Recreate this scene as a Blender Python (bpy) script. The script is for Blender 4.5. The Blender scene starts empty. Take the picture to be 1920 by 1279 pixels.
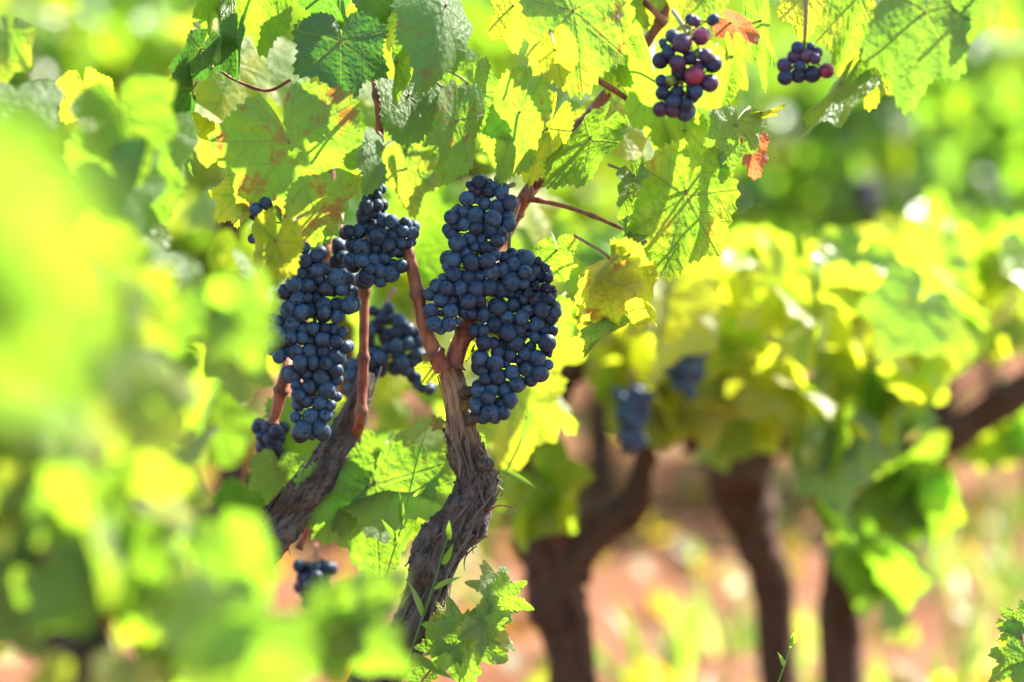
import bpy, math, random
import numpy as np
from mathutils import Vector, Matrix, noise

random.seed(7)
RNG = np.random.default_rng(7)
SC = bpy.context.scene
COL = SC.collection
R = math.radians

# ------------------------------------------------------------------ camera, light, exposure
CAM_H, TILT, LENS, FOCUS = 0.75, 3.0, 85.0, 2.1
cam_data = bpy.data.cameras.new('camera')
cam = bpy.data.objects.new('camera', cam_data)
COL.objects.link(cam)
cam.location = (0, 0, CAM_H)
cam.rotation_euler = (R(90 - TILT), 0, 0)
cam_data.lens = LENS
cam_data.sensor_width = 36
cam_data.clip_start, cam_data.clip_end = 0.05, 500
cam_data.dof.use_dof = True
cam_data.dof.focus_distance = FOCUS
cam_data.dof.aperture_fstop = 2.0
SC.camera = cam

SUN = Vector((0.58, 0.42, 0.78)).normalized()
world = bpy.data.worlds.new('World'); SC.world = world
world.use_nodes = True
wn = world.node_tree.nodes
sky = wn.new('ShaderNodeTexSky')
sky.sky_type = 'NISHITA'; sky.sun_disc = False
sky.sun_elevation = math.asin(SUN.z)
sky.sun_rotation = math.atan2(SUN.x, SUN.y)
wn['Background'].inputs[1].default_value = 0.11
world.node_tree.links.new(sky.outputs[0], wn['Background'].inputs[0])
sd = bpy.data.lights.new('sun', 'SUN'); sd.energy = 5.0; sd.angle = R(0.5); sd.color = (1.0, 0.95, 0.86)
so = bpy.data.objects.new('sun', sd); COL.objects.link(so)
so.rotation_euler = SUN.to_track_quat('Z', 'Y').to_euler()
so.location = SUN * 20
SC.view_settings.view_transform = 'Standard'
SC.view_settings.look = 'None'
SC.view_settings.gamma = 1
SC.view_settings.exposure = 2.33
try:
    SC.cycles.use_denoising = True
    SC.cycles.max_bounces = 9
    SC.cycles.transparent_max_bounces = 4
    SC.cycles.sample_clamp_indirect = 8
except Exception:
    pass

# ------------------------------------------------------------------ layout helper: photo pixel + distance -> metres
FPX = 1920 * LENS / 36.0
CT, ST = math.cos(R(TILT)), math.sin(R(TILT))
def P(px, py, d):
    x = (px - 960.0) / FPX * d
    u = -(py - 639.5) / FPX * d
    return Vector((x, d * CT + u * ST, CAM_H - d * ST + u * CT))
def ground_z(x, y):
    return 0.03 * noise.noise(Vector((x * .7, y * .7, 0))) + 0.022 * noise.noise(Vector((x * 4, y * 4, 3)))

# ------------------------------------------------------------------ objects
def link(o, parent=None):
    COL.objects.link(o)
    if parent is not None:
        o.parent = parent
        o.matrix_parent_inverse = parent.matrix_world.inverted() if False else Matrix.Translation(-parent.location)
    return o
def tag(o, label=None, cat=None, group=None, kind=None):
    if label: o['label'] = label
    if cat: o['category'] = cat
    if group: o['group'] = group
    if kind: o['kind'] = kind
    return o
def thing(name, loc, label, cat, group=None):
    o = bpy.data.objects.new(name, None); COL.objects.link(o)
    o.empty_display_size = 0.05
    o.location = loc
    return tag(o, label, cat, group)

class MB:
    """collects verts / faces (+ uv, tint) of ONE mesh"""
    def __init__(s): s.v, s.f, s.uv, s.t, s.n = [], [], [], [], 0
    def add(s, v, f, uv=None, tint=(0, 0, 0, 1)):
        v = np.asarray(v, float).reshape(-1, 3)
        s.v.append(v); s.f.extend([tuple(int(i) + s.n for i in q) for q in f])
        s.uv.append(np.zeros((len(v), 2)) if uv is None else uv)
        t = np.asarray(tint, float)
        s.t.append(np.tile(t, (len(v), 1)) if t.ndim == 1 else t)
        s.n += len(v)
    def build(s, name, mat, parent=None, smooth=True):
        V = np.concatenate(s.v)
        me = bpy.data.meshes.new(name)
        me.from_pydata(V.tolist(), [], s.f)
        a = me.attributes.new('leaf_uv', 'FLOAT2', 'POINT')
        a.data.foreach_set('vector', np.concatenate(s.uv).astype(np.float32).ravel())
        a = me.attributes.new('tint', 'FLOAT_COLOR', 'POINT')
        a.data.foreach_set('color', np.concatenate(s.t).astype(np.float32).ravel())
        if smooth:
            me.polygons.foreach_set('use_smooth', [True] * len(me.polygons))
        me.materials.append(mat)
        me.update()
        return link(bpy.data.objects.new(name, me), parent)

# ------------------------------------------------------------------ materials
class NT:
    def __init__(s, name):
        s.m = bpy.data.materials.new(name); s.m.use_nodes = True
        s.t = s.m.node_tree; s.t.nodes.clear()
        s.out = s.t.nodes.new('ShaderNodeOutputMaterial')
    def node(s, typ, **kw):
        n = s.t.nodes.new(typ)
        for k, v in kw.items(): setattr(n, k, v)
        return n
    def put(s, sock, v):
        if isinstance(v, bpy.types.NodeSocket): s.t.links.new(v, sock)
        elif isinstance(v, (tuple, list)) and len(v) == 3 and sock.type == 'RGBA': sock.default_value = (*v, 1)
        else: sock.default_value = v
    def M(s, op, a, b=None, c=None, clamp=False):
        n = s.node('ShaderNodeMath', operation=op, use_clamp=clamp)
        for i, v in enumerate((a, b, c)):
            if v is not None: s.put(n.inputs[i], v)
        return n.outputs[0]
    def ss(s, x, lo, hi):
        n = s.node('ShaderNodeMapRange', interpolation_type='SMOOTHSTEP')
        s.put(n.inputs[0], x); s.put(n.inputs[1], lo); s.put(n.inputs[2], hi)
        return n.outputs[0]
    def mix(s, f, a, b):
        n = s.node('ShaderNodeMix', data_type='RGBA')
        s.put(n.inputs[0], f); s.put(n.inputs[6], a); s.put(n.inputs[7], b)
        return n.outputs[2]
    def noise(s, vec, scale, detail=3, rough=.5):
        n = s.node('ShaderNodeTexNoise')
        if vec is not None: s.put(n.inputs['Vector'], vec)
        n.inputs['Scale'].default_value = scale; n.inputs['Detail'].default_value = detail
        n.inputs['Roughness'].default_value = rough
        return n.outputs[0]
    def bump(s, h, strength, dist=.01):
        n = s.node('ShaderNodeBump'); s.put(n.inputs['Height'], h)
        n.inputs['Strength'].default_value = strength; n.inputs['Distance'].default_value = dist
        return n.outputs[0]
    def princ(s, **kw):
        n = s.node('ShaderNodeBsdfPrincipled')
        for k, v in kw.items(): s.put(n.inputs[k.replace('_', ' ')], v)
        return n.outputs[0]
    def done(s, sh):
        s.t.links.new(sh, s.out.inputs[0]); return s.m

def leaf_material(name, fine=True):
    n = NT(name)
    uv = n.node('ShaderNodeAttribute', attribute_name='leaf_uv').outputs['Vector']
    tn = n.node('ShaderNodeAttribute', attribute_name='tint')
    sp = n.node('ShaderNodeSeparateColor'); n.put(sp.inputs[0], tn.outputs['Color'])
    ty, tb, tr = sp.outputs[0], sp.outputs[1], sp.outputs[2]
    sx = n.node('ShaderNodeSeparateXYZ'); n.put(sx.inputs[0], uv)
    x, y = sx.outputs[0], sx.outputs[1]
    off = n.node('ShaderNodeCombineXYZ'); n.put(off.inputs[0], x); n.put(off.inputs[1], y)
    n.put(off.inputs[2], n.M('MULTIPLY', tr, 37.0))
    pv = off.outputs[0]
    big = n.noise(pv, 2.6, 3)
    mid = n.noise(pv, 7.0, 4, .6)
    r = n.M('SQRT', n.M('ADD', n.M('MULTIPLY', x, x), n.M('MULTIPLY', y, y)))
    vein = None
    if fine:
        th = n.M('ARCTAN2', x, y)
        k = n.M('ROUND', n.M('DIVIDE', th, 0.91))
        th2 = n.M('SUBTRACT', th, n.M('MULTIPLY', k, 0.91))
        t = n.M('MULTIPLY', r, n.M('COSINE', th2))
        s_ = n.M('ABSOLUTE', n.M('MULTIPLY', r, n.M('SINE', th2)))
        w = n.M('MULTIPLY_ADD', n.M('SUBTRACT', 1.1, t), 0.013, 0.005)
        v1 = n.ss(n.M('DIVIDE', s_, w), 1.6, 0.5)
        p = n.M('MULTIPLY', n.M('SUBTRACT', n.M('MULTIPLY_ADD', mid, .05, t), n.M('MULTIPLY', s_, 0.75)), 7.5)
        tri = n.M('ABSOLUTE', n.M('SUBTRACT', n.M('FRACT', p), 0.5))
        v2 = n.ss(tri, 0.42, 0.49)
        q = n.M('MULTIPLY', n.M('ADD', t, n.M('MULTIPLY_ADD', mid, .12, n.M('MULTIPLY', s_, 1.1))), 17)
        v3 = n.ss(n.M('ABSOLUTE', n.M('SUBTRACT', n.M('FRACT', q), .5)), .4, .49)
        vein = n.M('MAXIMUM', v1, n.M('MAXIMUM', n.M('MULTIPLY', v2, .6), n.M('MULTIPLY', v3, .22)))
    # pigment: green -> yellow towards the margin, brown-red blotches
    yel = n.M('ADD', n.M('MULTIPLY_ADD', n.M('SUBTRACT', big, .5), 1.3, ty), n.M('MULTIPLY', n.M('SUBTRACT', n.M('MULTIPLY', r, r), .45), .35), clamp=True)
    yel = n.ss(yel, .1, .9)
    if fine:                                                  # the blade yellows between the veins first
        yel = n.M('SUBTRACT', yel, n.M('MULTIPLY', n.ss(s_, .10, .0), .25), clamp=True)
    br = n.M('ADD', n.M('MULTIPLY', n.M('SUBTRACT', mid, .5), 1.3), n.M('MULTIPLY', n.M('SUBTRACT', big, .5), .9))
    br = n.M('MULTIPLY', n.ss(n.M('ADD', br, n.M('MULTIPLY', tb, .5)), .28, .46), n.M('MINIMUM', n.M('MULTIPLY', tb, 3), 1))
    green = n.mix(mid, (.040, .105, .014), (.08, .155, .020))
    refl = n.mix(yel, green, (.28, .30, .035))
    tran = n.mix(yel, (.24, .46, .018), (.54, .58, .022))
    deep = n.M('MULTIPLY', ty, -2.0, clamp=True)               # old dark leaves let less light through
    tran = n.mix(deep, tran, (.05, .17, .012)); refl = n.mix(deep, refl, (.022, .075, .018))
    brc = n.mix(big, (.24, .07, .02), (.13, .015, .02))
    refl = n.mix(n.M('MULTIPLY', br, .85), refl, brc)
    tran = n.mix(n.M('MULTIPLY', br, .8), tran, (.42, .10, .015))
    red = n.M('GREATER_THAN', tn.outputs['Alpha'], 1.5)        # leaves turned wholly red
    refl = n.mix(n.M('MULTIPLY', red, .9), refl, (.33, .06, .05))
    tran = n.mix(n.M('MULTIPLY', red, .9), tran, (.62, .09, .05))
    if fine:
        refl = n.mix(n.M('MULTIPLY', vein, .45), refl, n.mix(yel, (.16, .24, .07), (.42, .36, .10)))
        tran = n.mix(n.M('MULTIPLY', vein, .45), tran, (.22, .24, .02))
    geo = n.node('ShaderNodeNewGeometry')
    bf = geo.outputs['Backfacing']
    refl = n.mix(n.M('MULTIPLY', bf, .55), refl, n.mix(yel, (.20, .26, .13), (.36, .33, .12)))
    if fine:
        vo = n.node('ShaderNodeTexVoronoi', feature='SMOOTH_F1'); n.put(vo.inputs['Vector'], pv)
        vo.inputs['Scale'].default_value = 13
        h = n.M('SUBTRACT', n.M('MULTIPLY_ADD', n.noise(pv, 9, 2), .9, n.M('MULTIPLY', vo.outputs['Distance'], -.55)), n.M('MULTIPLY', vein, .35))
        nrm = n.bump(h, .55, .006)
    else:
        nrm = n.bump(big, .4, .02)
    a = n.princ(Base_Color=refl, Roughness=n.M('MULTIPLY_ADD', bf, .2, .36 if fine else .30), Specular_IOR_Level=.36 if fine else .7, Normal=nrm)
    b = n.node('ShaderNodeBsdfTranslucent'); n.put(b.inputs[0], tran); n.put(b.inputs['Normal'], nrm)
    m = n.node('ShaderNodeMixShader'); m.inputs[0].default_value = .6
    n.t.links.new(a, m.inputs[1]); n.t.links.new(b.outputs[0], m.inputs[2])
    return n.done(m.outputs[0])

def bark_material(name='bark', old_a=(.014, .011, .009), old_b=(.105, .085, .07)):
    n = NT(name)
    tc = n.node('ShaderNodeTexCoord').outputs['Object']
    at = n.node('ShaderNodeAttribute', attribute_name='tint')
    sp = n.node('ShaderNodeSeparateColor'); n.put(sp.inputs[0], at.outputs['Color'])
    hgt, young = sp.outputs[0], sp.outputs[1]
    nz = n.noise(tc, 90, 5, .65); nb = n.noise(tc, 22, 3)
    old = n.mix(n.ss(n.M('MULTIPLY_ADD', nz, .5, hgt), .35, 1.0), old_a, old_b)
    old = n.mix(n.ss(nb, .5, .68), old, (.06, .034, .02))
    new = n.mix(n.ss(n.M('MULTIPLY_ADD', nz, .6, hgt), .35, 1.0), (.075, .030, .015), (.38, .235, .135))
    c = n.mix(young, old, new)  # tan at the trunk top, dark bark further down
    return n.done(n.princ(Base_Color=c, Roughness=.85, Specular_IOR_Level=.25, Normal=n.bump(nz, .7, .004)))

def cane_material():
    n = NT('cane_skin')
    tc = n.node('ShaderNodeTexCoord').outputs['Object']
    nz = n.noise(tc, 60, 4); mp = n.node('ShaderNodeMapping'); n.put(mp.inputs[0], tc); mp.inputs['Scale'].default_value = (260, 260, 18)
    st = n.noise(mp.outputs[0], 1, 3)
    c = n.mix(n.ss(nz, .3, .7), (.17, .042, .022), (.33, .12, .06))
    c = n.mix(n.ss(st, .5, .75), c, (.075, .026, .016))
    at = n.node('ShaderNodeAttribute', attribute_name='tint'); sp = n.node('ShaderNodeSeparateColor'); n.put(sp.inputs[0], at.outputs['Color'])
    c = n.mix(n.M('MULTIPLY', sp.outputs[0], .7), c, (.07, .035, .025))
    return n.done(n.princ(Base_Color=c, Roughness=.6, Specular_IOR_Level=.3, Normal=n.bump(st, .6, .002)))

def petiole_material():
    n = NT('petiole_skin')
    tc = n.node('ShaderNodeTexCoord').outputs['Object']
    c = n.mix(n.ss(n.noise(tc, 12, 2), .4, .6), (.20, .05, .035), (.20, .17, .04))
    return n.done(n.princ(Base_Color=c, Roughness=.45))

def grape_material():
    n = NT('grape_skin')
    tc = n.node('ShaderNodeTexCoord').outputs['Object']
    oi = n.node('ShaderNodeObjectInfo')
    ad = n.node('ShaderNodeVectorMath', operation='ADD'); n.put(ad.inputs[0], tc)
    cb = n.node('ShaderNodeCombineXYZ')
    n.put(cb.inputs[0], n.M('MULTIPLY', oi.outputs['Random'], 91.0)); n.put(cb.inputs[1], n.M('MULTIPLY', oi.outputs['Random'], 17.0))
    n.t.links.new(cb.outputs[0], ad.inputs[1])
    v = ad.outputs[0]
    big = n.noise(v, 1.1, 3); fine = n.noise(v, 7, 5, .65); sc = n.noise(v, 2.2, 4, .7)
    bloom = n.M('MULTIPLY', n.ss(n.M('MULTIPLY_ADD', fine, .35, big), .34, .80), n.ss(sc, .63, .53))
    bloom = n.M('MULTIPLY', bloom, n.M('MULTIPLY', oi.outputs['Alpha'], n.M('MULTIPLY_ADD', oi.outputs['Random'], .75, .4)))
    skin = n.mix(n.M('MULTIPLY', n.ss(n.noise(v, .8, 2), .42, .62), .6), oi.outputs['Color'], (.022, .007, .022))
    c = n.mix(bloom, skin, (.042, .090, .155))
    ro = n.M('MULTIPLY_ADD', bloom, .35, .35)
    return n.done(n.princ(Base_Color=c, Roughness=ro, Specular_IOR_Level=.25, Normal=n.bump(fine, .08, .02)))

def soil_material():
    n = NT('red_soil')
    tc = n.node('ShaderNodeTexCoord').outputs['Object']
    a = n.noise(tc, 2.2, 5, .6); b = n.noise(tc, 30, 5, .7)
    c = n.mix(n.ss(a, .3, .7), (.165, .064, .030), (.235, .108, .056))
    c = n.mix(n.ss(b, .5, .75), c, (.10, .036, .020))
    return n.done(n.princ(Base_Color=c, Roughness=.95, Specular_IOR_Level=.1, Normal=n.bump(b, .9, .03)))

def blade_material():
    n = NT('weed_blade')
    at = n.node('ShaderNodeAttribute', attribute_name='tint')
    sp = n.node('ShaderNodeSeparateColor'); n.put(sp.inputs[0], at.outputs['Color'])
    c = n.mix(sp.outputs[0], (.05, .12, .03), (.34, .30, .12)); t = n.mix(sp.outputs[0], (.30, .52, .03), (.6, .55, .15))
    a = n.princ(Base_Color=c, Roughness=.4)
    b = n.node('ShaderNodeBsdfTranslucent'); n.put(b.inputs[0], t)
    m = n.node('ShaderNodeMixShader'); m.inputs[0].default_value = .45
    n.t.links.new(a, m.inputs[1]); n.t.links.new(b.outputs[0], m.inputs[2])
    return n.done(m.outputs[0])

LEAF, LEAF_FAR = leaf_material('vine_leaf'), leaf_material('vine_leaf_plain', False)
BARK_BROWN = bark_material('brown_bark', (.030, .013, .007), (.085, .040, .023))
BARK, CANE, PETIOLE, GRAPE, SOIL, BLADE = bark_material(), cane_material(), petiole_material(), grape_material(), soil_material(), blade_material()

# ------------------------------------------------------------------ shapes
def catmull(pts, rad, per):
    pts = [Vector(p) for p in pts]
    P_ = [pts[0] * 2 - pts[1]] + pts + [pts[-1] * 2 - pts[-2]]
    rr = [rad[0]] + list(rad) + [rad[-1]]
    out, ro = [], []
    for i in range(1, len(P_) - 2):
        for k in range(per):
            t = k / per
            a, b, c, d = P_[i - 1], P_[i], P_[i + 1], P_[i + 2]
            out.append(.5 * ((2 * b) + (c - a) * t + (2 * a - 5 * b + 4 * c - d) * t * t + (3 * b - a - 3 * c + d) * t ** 3))
            ro.append(rr[i] * (1 - t) + rr[i + 1] * t)
    out.append(pts[-1]); ro.append(rad[-1])
    return out, ro

def tube(mb, pts, rad, seg=10, per=6, disp=None, tint=(0, 0, 0, 1), cap=True):
    c, rr = catmull(pts, rad, per)
    n = len(c); V, T = [], []
    tan = (c[1] - c[0]).normalized()
    u = tan.orthogonal().normalized()
    for i in range(n):
        tn = (c[min(i + 1, n - 1)] - c[max(i - 1, 0)]).normalized()
        u = (u - tn * u.dot(tn)).normalized(); w = tn.cross(u)
        for k in range(seg):
            a = 2 * math.pi * k / seg
            d = u * math.cos(a) + w * math.sin(a)
            e, tt = (0, tint) if disp is None else disp(a, i / (n - 1), c[i], rr[i], d)
            V.append(c[i] + d * (rr[i] * (1 + e))); T.append(tt)
    F = [(i * seg + k, i * seg + (k + 1) % seg, (i + 1) * seg + (k + 1) % seg, (i + 1) * seg + k) for i in range(n - 1) for k in range(seg)]
    if cap:
        F.append(tuple(range(seg))[::-1]); F.append(tuple((n - 1) * seg + k for k in range(seg)))
    mb.add([tuple(v) for v in V], F, None, np.array(T, float))
    return c, rr

def leaf_verts(rng, na, nr, lobed=1.0, fold=.2, bend=.4, curl=.3, wave=.08, teeth=.048, deep=False, asym=0.0, wx=1.0):
    th = np.linspace(-math.pi, math.pi, na + 1)[:-1] + 1e-4
    at = np.abs(th)
    g = lambda m, w: np.exp(-((at - m) / w) ** 2)
    if deep:
        base = np.interp(at, [0, 2.2, 2.8, math.pi], [.46, .48, .36, .06])
        rad = base + .46 * g(0, .33) + .40 * g(.93, .28) + .26 * g(1.85, .3)
    else:
        base = np.interp(at, [0, 1.9, 2.5, 2.85, math.pi], [.66, .62, .56, .48, .08])
        rad = base + lobed * (.34 * g(0, .34) + .24 * g(.93, .27) + .14 * g(1.85, .3))
    ph = rng.uniform(0, 6, 8)
    rad = rad * (1 + .04 * np.sin(3 * th + ph[0]) + .03 * np.sin(5 * th + ph[1]) + asym * np.sin(th))
    tf = th * (7.0 if not deep else 3.6) + .7 * np.sin(2 * th + ph[2]) + .35 * np.sin(5 * th + ph[3])
    saw = 1 - np.abs(2 * (tf - np.floor(tf)) - 1)
    rad = rad * (1 + teeth * (saw ** 1.3 * 2 - 1) * np.clip((2.95 - at) * 3, 0, 1))
    rho = (np.arange(1, nr + 1) / nr) ** .85
    xx = (rho[:, None] * (rad * np.sin(th))[None, :]).ravel()
    yy = (rho[:, None] * (rad * np.cos(th))[None, :]).ravel()
    xx = np.concatenate([[0], xx]); yy = np.concatenate([[0], yy])
    uv = np.stack([xx, yy], 1)
    r2 = xx ** 2 + yy ** 2
    xo = xx
    an = np.arctan2(xx, yy)
    z = fold * (np.sqrt(xx ** 2 + .006) - .077)
    z += wave * r2 * (np.sin(3 * an + ph[3]) + .6 * np.sin(5 * an + ph[4])) + wave * .5 * r2 * np.sin(9 * an + ph[5])
    z += wave * .35 * np.sin(6 * xx + ph[6]) * np.sin(5 * yy + ph[7])
    if na > 60:                                              # blade puffs up between the main veins
        a2 = an - .91 * np.round(an / .91)
        z += .035 * np.sqrt(r2) * (np.abs(np.sin(a2)) ** .5)
    xx = xx * wx
    x, y = xx.copy(), yy.copy()
    if abs(curl) > 1e-3:
        R_ = 1 / curl
        x, z = (R_ + 0 * x + z * 0) * np.sin(curl * xx) , z * np.cos(curl * xx) - (1 - np.cos(curl * xx)) / curl
        x = x + z * 0
    if abs(bend) > 1e-3:
        y2 = np.where(yy > -10, yy, yy)
        y, z = np.sin(bend * y2) / bend + z * np.sin(bend * y2), z * np.cos(bend * y2) - (1 - np.cos(bend * y2)) / bend
    V = np.stack([x, y, z], 1)
    F = [(0, 1 + k, 1 + (k + 1) % na) for k in range(na)]
    for j in range(nr - 1):
        a, b = 1 + j * na, 1 + (j + 1) * na
        F += [(a + k, b + k, b + (k + 1) % na, a + (k + 1) % na) for k in range(na)]
    return V, F, uv

def frame(base, tip, roll, under):
    yv = (Vector(tip) - Vector(base)); L = yv.length; yv.normalize()
    tc = (Vector((0, 0, CAM_H)) - Vector(base)).normalized()
    zv = tc - yv * tc.dot(yv)
    if zv.length < .05: zv = yv.orthogonal()
    zv.normalize()
    if under: zv = -zv
    zv = Matrix.Rotation(R(roll), 3, yv) @ zv
    xv = yv.cross(zv)
    return np.array([xv, yv, zv]), L

def put_leaf(mb, base, tip, roll=0, under=False, na=132, nr=12, tint=(.3, .1, 0, 1), holes=(), size=None, rng=None, **kw):
    rng = rng or RNG
    V, F, uv = leaf_verts(rng, na, nr, **kw)
    ax, L = frame(base, tip, roll, under)
    yr = V[:, 1].max()
    S = size if size else L / max(.35, yr)
    W = np.array(base)[None, :] + (V * S) @ ax
    if holes:
        def hit(q):
            c = uv[list(q)].mean(0)
            return any(((c[0] - h[0]) / h[2]) ** 2 + ((c[1] - h[1]) / (h[3] if len(h) > 3 else h[2])) ** 2 < 1 for h in holes)
        F = [q for q in F if not hit(q)]
    t = (tint[0], tint[1], rng.uniform(), tint[3] if len(tint) > 3 else 1)
    mb.add(W, F, uv, t)
    return S, ax

def hero_leaf(parent, bx, by, tx, ty, d=0.0, dt=None, roll=0, under=False, yel=.3, brown=.1, red=False, name='leaf', label=None, petiole=True, base_d=FOCUS, **kw):
    d0 = base_d + d; d1 = base_d + (d if dt is None else dt)
    mb = MB()
    base, tip = P(bx, by, d0), P(tx, ty, d1)
    S, ax = put_leaf(mb, base, tip, roll, under, tint=(yel, brown, 0, 2 if red else 1), **kw)
    o = mb.build(name, LEAF, parent)
    if label: o['label'] = label
    if petiole:
        pm = MB(); y = Vector(ax[1]); up = Vector((0, 0, 1))
        sx = math.sin(bx * 1.7 + by) * .6                     # leans one way or the other
        b2 = base - y * S * .28 + Vector((sx * S * .2, .025, S * .02))
        b3 = base - y * S * .40 + Vector((sx * S * .6, .055, S * .10))
        tube(pm, [base + Vector(ax[2]) * .001, b2, b3], [.0011, .0012, .0014], 7, 6)
        po = pm.build('petiole', PETIOLE)
        po.parent = o
        po.matrix_parent_inverse = Matrix.Translation(-o.location) if False else Matrix.Identity(4)
        po.location = (0, 0, 0)
    return o

def far_leaf(mb, c, size, rng, yel, outward=None, brown=.0, na=30, nr=3, up=(-.35, .8), flip=0.0):
    """one hanging leaf of a crown: tip points down/outwards, upper face looks up and outwards"""
    o = Vector(outward) if outward is not None else Vector((rng.normal(), rng.normal(), 0))
    if o.length < 1e-3: o = Vector((0, -1, 0))
    o.normalize()
    no = -o if rng.uniform() < flip else o
    nrm = (no * rng.uniform(.2, 1) + Vector((rng.normal() * .45, rng.normal() * .45, rng.uniform(*up)))).normalized()
    dn = Vector((rng.normal() * .5, rng.normal() * .5, -1)) + o * .4
    y = (dn - nrm * dn.dot(nrm)).normalized()
    x = y.cross(nrm)
    V, F, uv = leaf_verts(rng, na, nr, fold=rng.uniform(-.25, .35), bend=rng.uniform(-.2, .9), curl=rng.uniform(-.2, .9), wave=rng.uniform(.04, .14))
    W = np.array(c)[None, :] + (V * size) @ np.array([x, y, nrm])
    mb.add(W, F, uv, (yel, brown, rng.uniform(), 1))

# ------------------------------------------------------------------ ground
g = MB()
ys = np.concatenate([np.linspace(.3, 14, 150), np.linspace(14.5, 300, 40)])
xs_ = np.concatenate([np.linspace(-120, -6.2, 24), np.linspace(-6, 6, 121), np.linspace(6.2, 120, 24)])
V = [(x, y, ground_z(x, y)) for y in ys for x in xs_]
nx = len(xs_)
F = [(j * nx + i, j * nx + i + 1, (j + 1) * nx + i + 1, (j + 1) * nx + i) for j in range(len(ys) - 1) for i in range(nx - 1)]
g.add(V, F)
tag(g.build('ground', SOIL), 'red brown tilled vineyard soil', 'ground', kind='structure')
# ------------------------------------------------------------------ grapes
def grape_mesh(name, wrinkle, seed):
    import bmesh
    bm = bmesh.new()
    bmesh.ops.create_icosphere(bm, subdivisions=4 if wrinkle else 3, radius=1)
    for v in bm.verts:
        p = v.co.copy()
        if wrinkle:
            q = p * 1.5 + Vector((seed * 7.1, seed * 3.3, 0))
            rid = 1 - abs(noise.noise(q * 1.3)) * 2
            v.co = p * (1 + wrinkle * (noise.noise(q * .8) * 1.0 - .5 * max(0, rid) ** 3 + .25 * noise.noise(q * 3.5)))
        else:
            v.co = p * (1 + .02 * noise.noise(p * .9 + Vector((seed, 0, 0))))
            v.co.z *= 1.03
    me = bpy.data.meshes.new(name); bm.to_mesh(me); bm.free()
    me.polygons.foreach_set('use_smooth', [True] * len(me.polygons)); me.materials.append(GRAPE)
    return me
ROUND = [grape_mesh('grape', 0, k) for k in range(3)]
SHRIV = [grape_mesh('shrivelled_grape', .16, k) for k in range(3)]
RAISIN = [grape_mesh('raisin', .42, k) for k in range(3)]
NAVY, INK = (.004, .006, .014, 1), (.008, .007, .018, .45)

def crop(s, ox, oy, lst):
    return [(ox + a[0] / s, oy + a[1] / s, a[2] / s, a[3] if len(a) > 3 else '') for a in lst]

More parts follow.
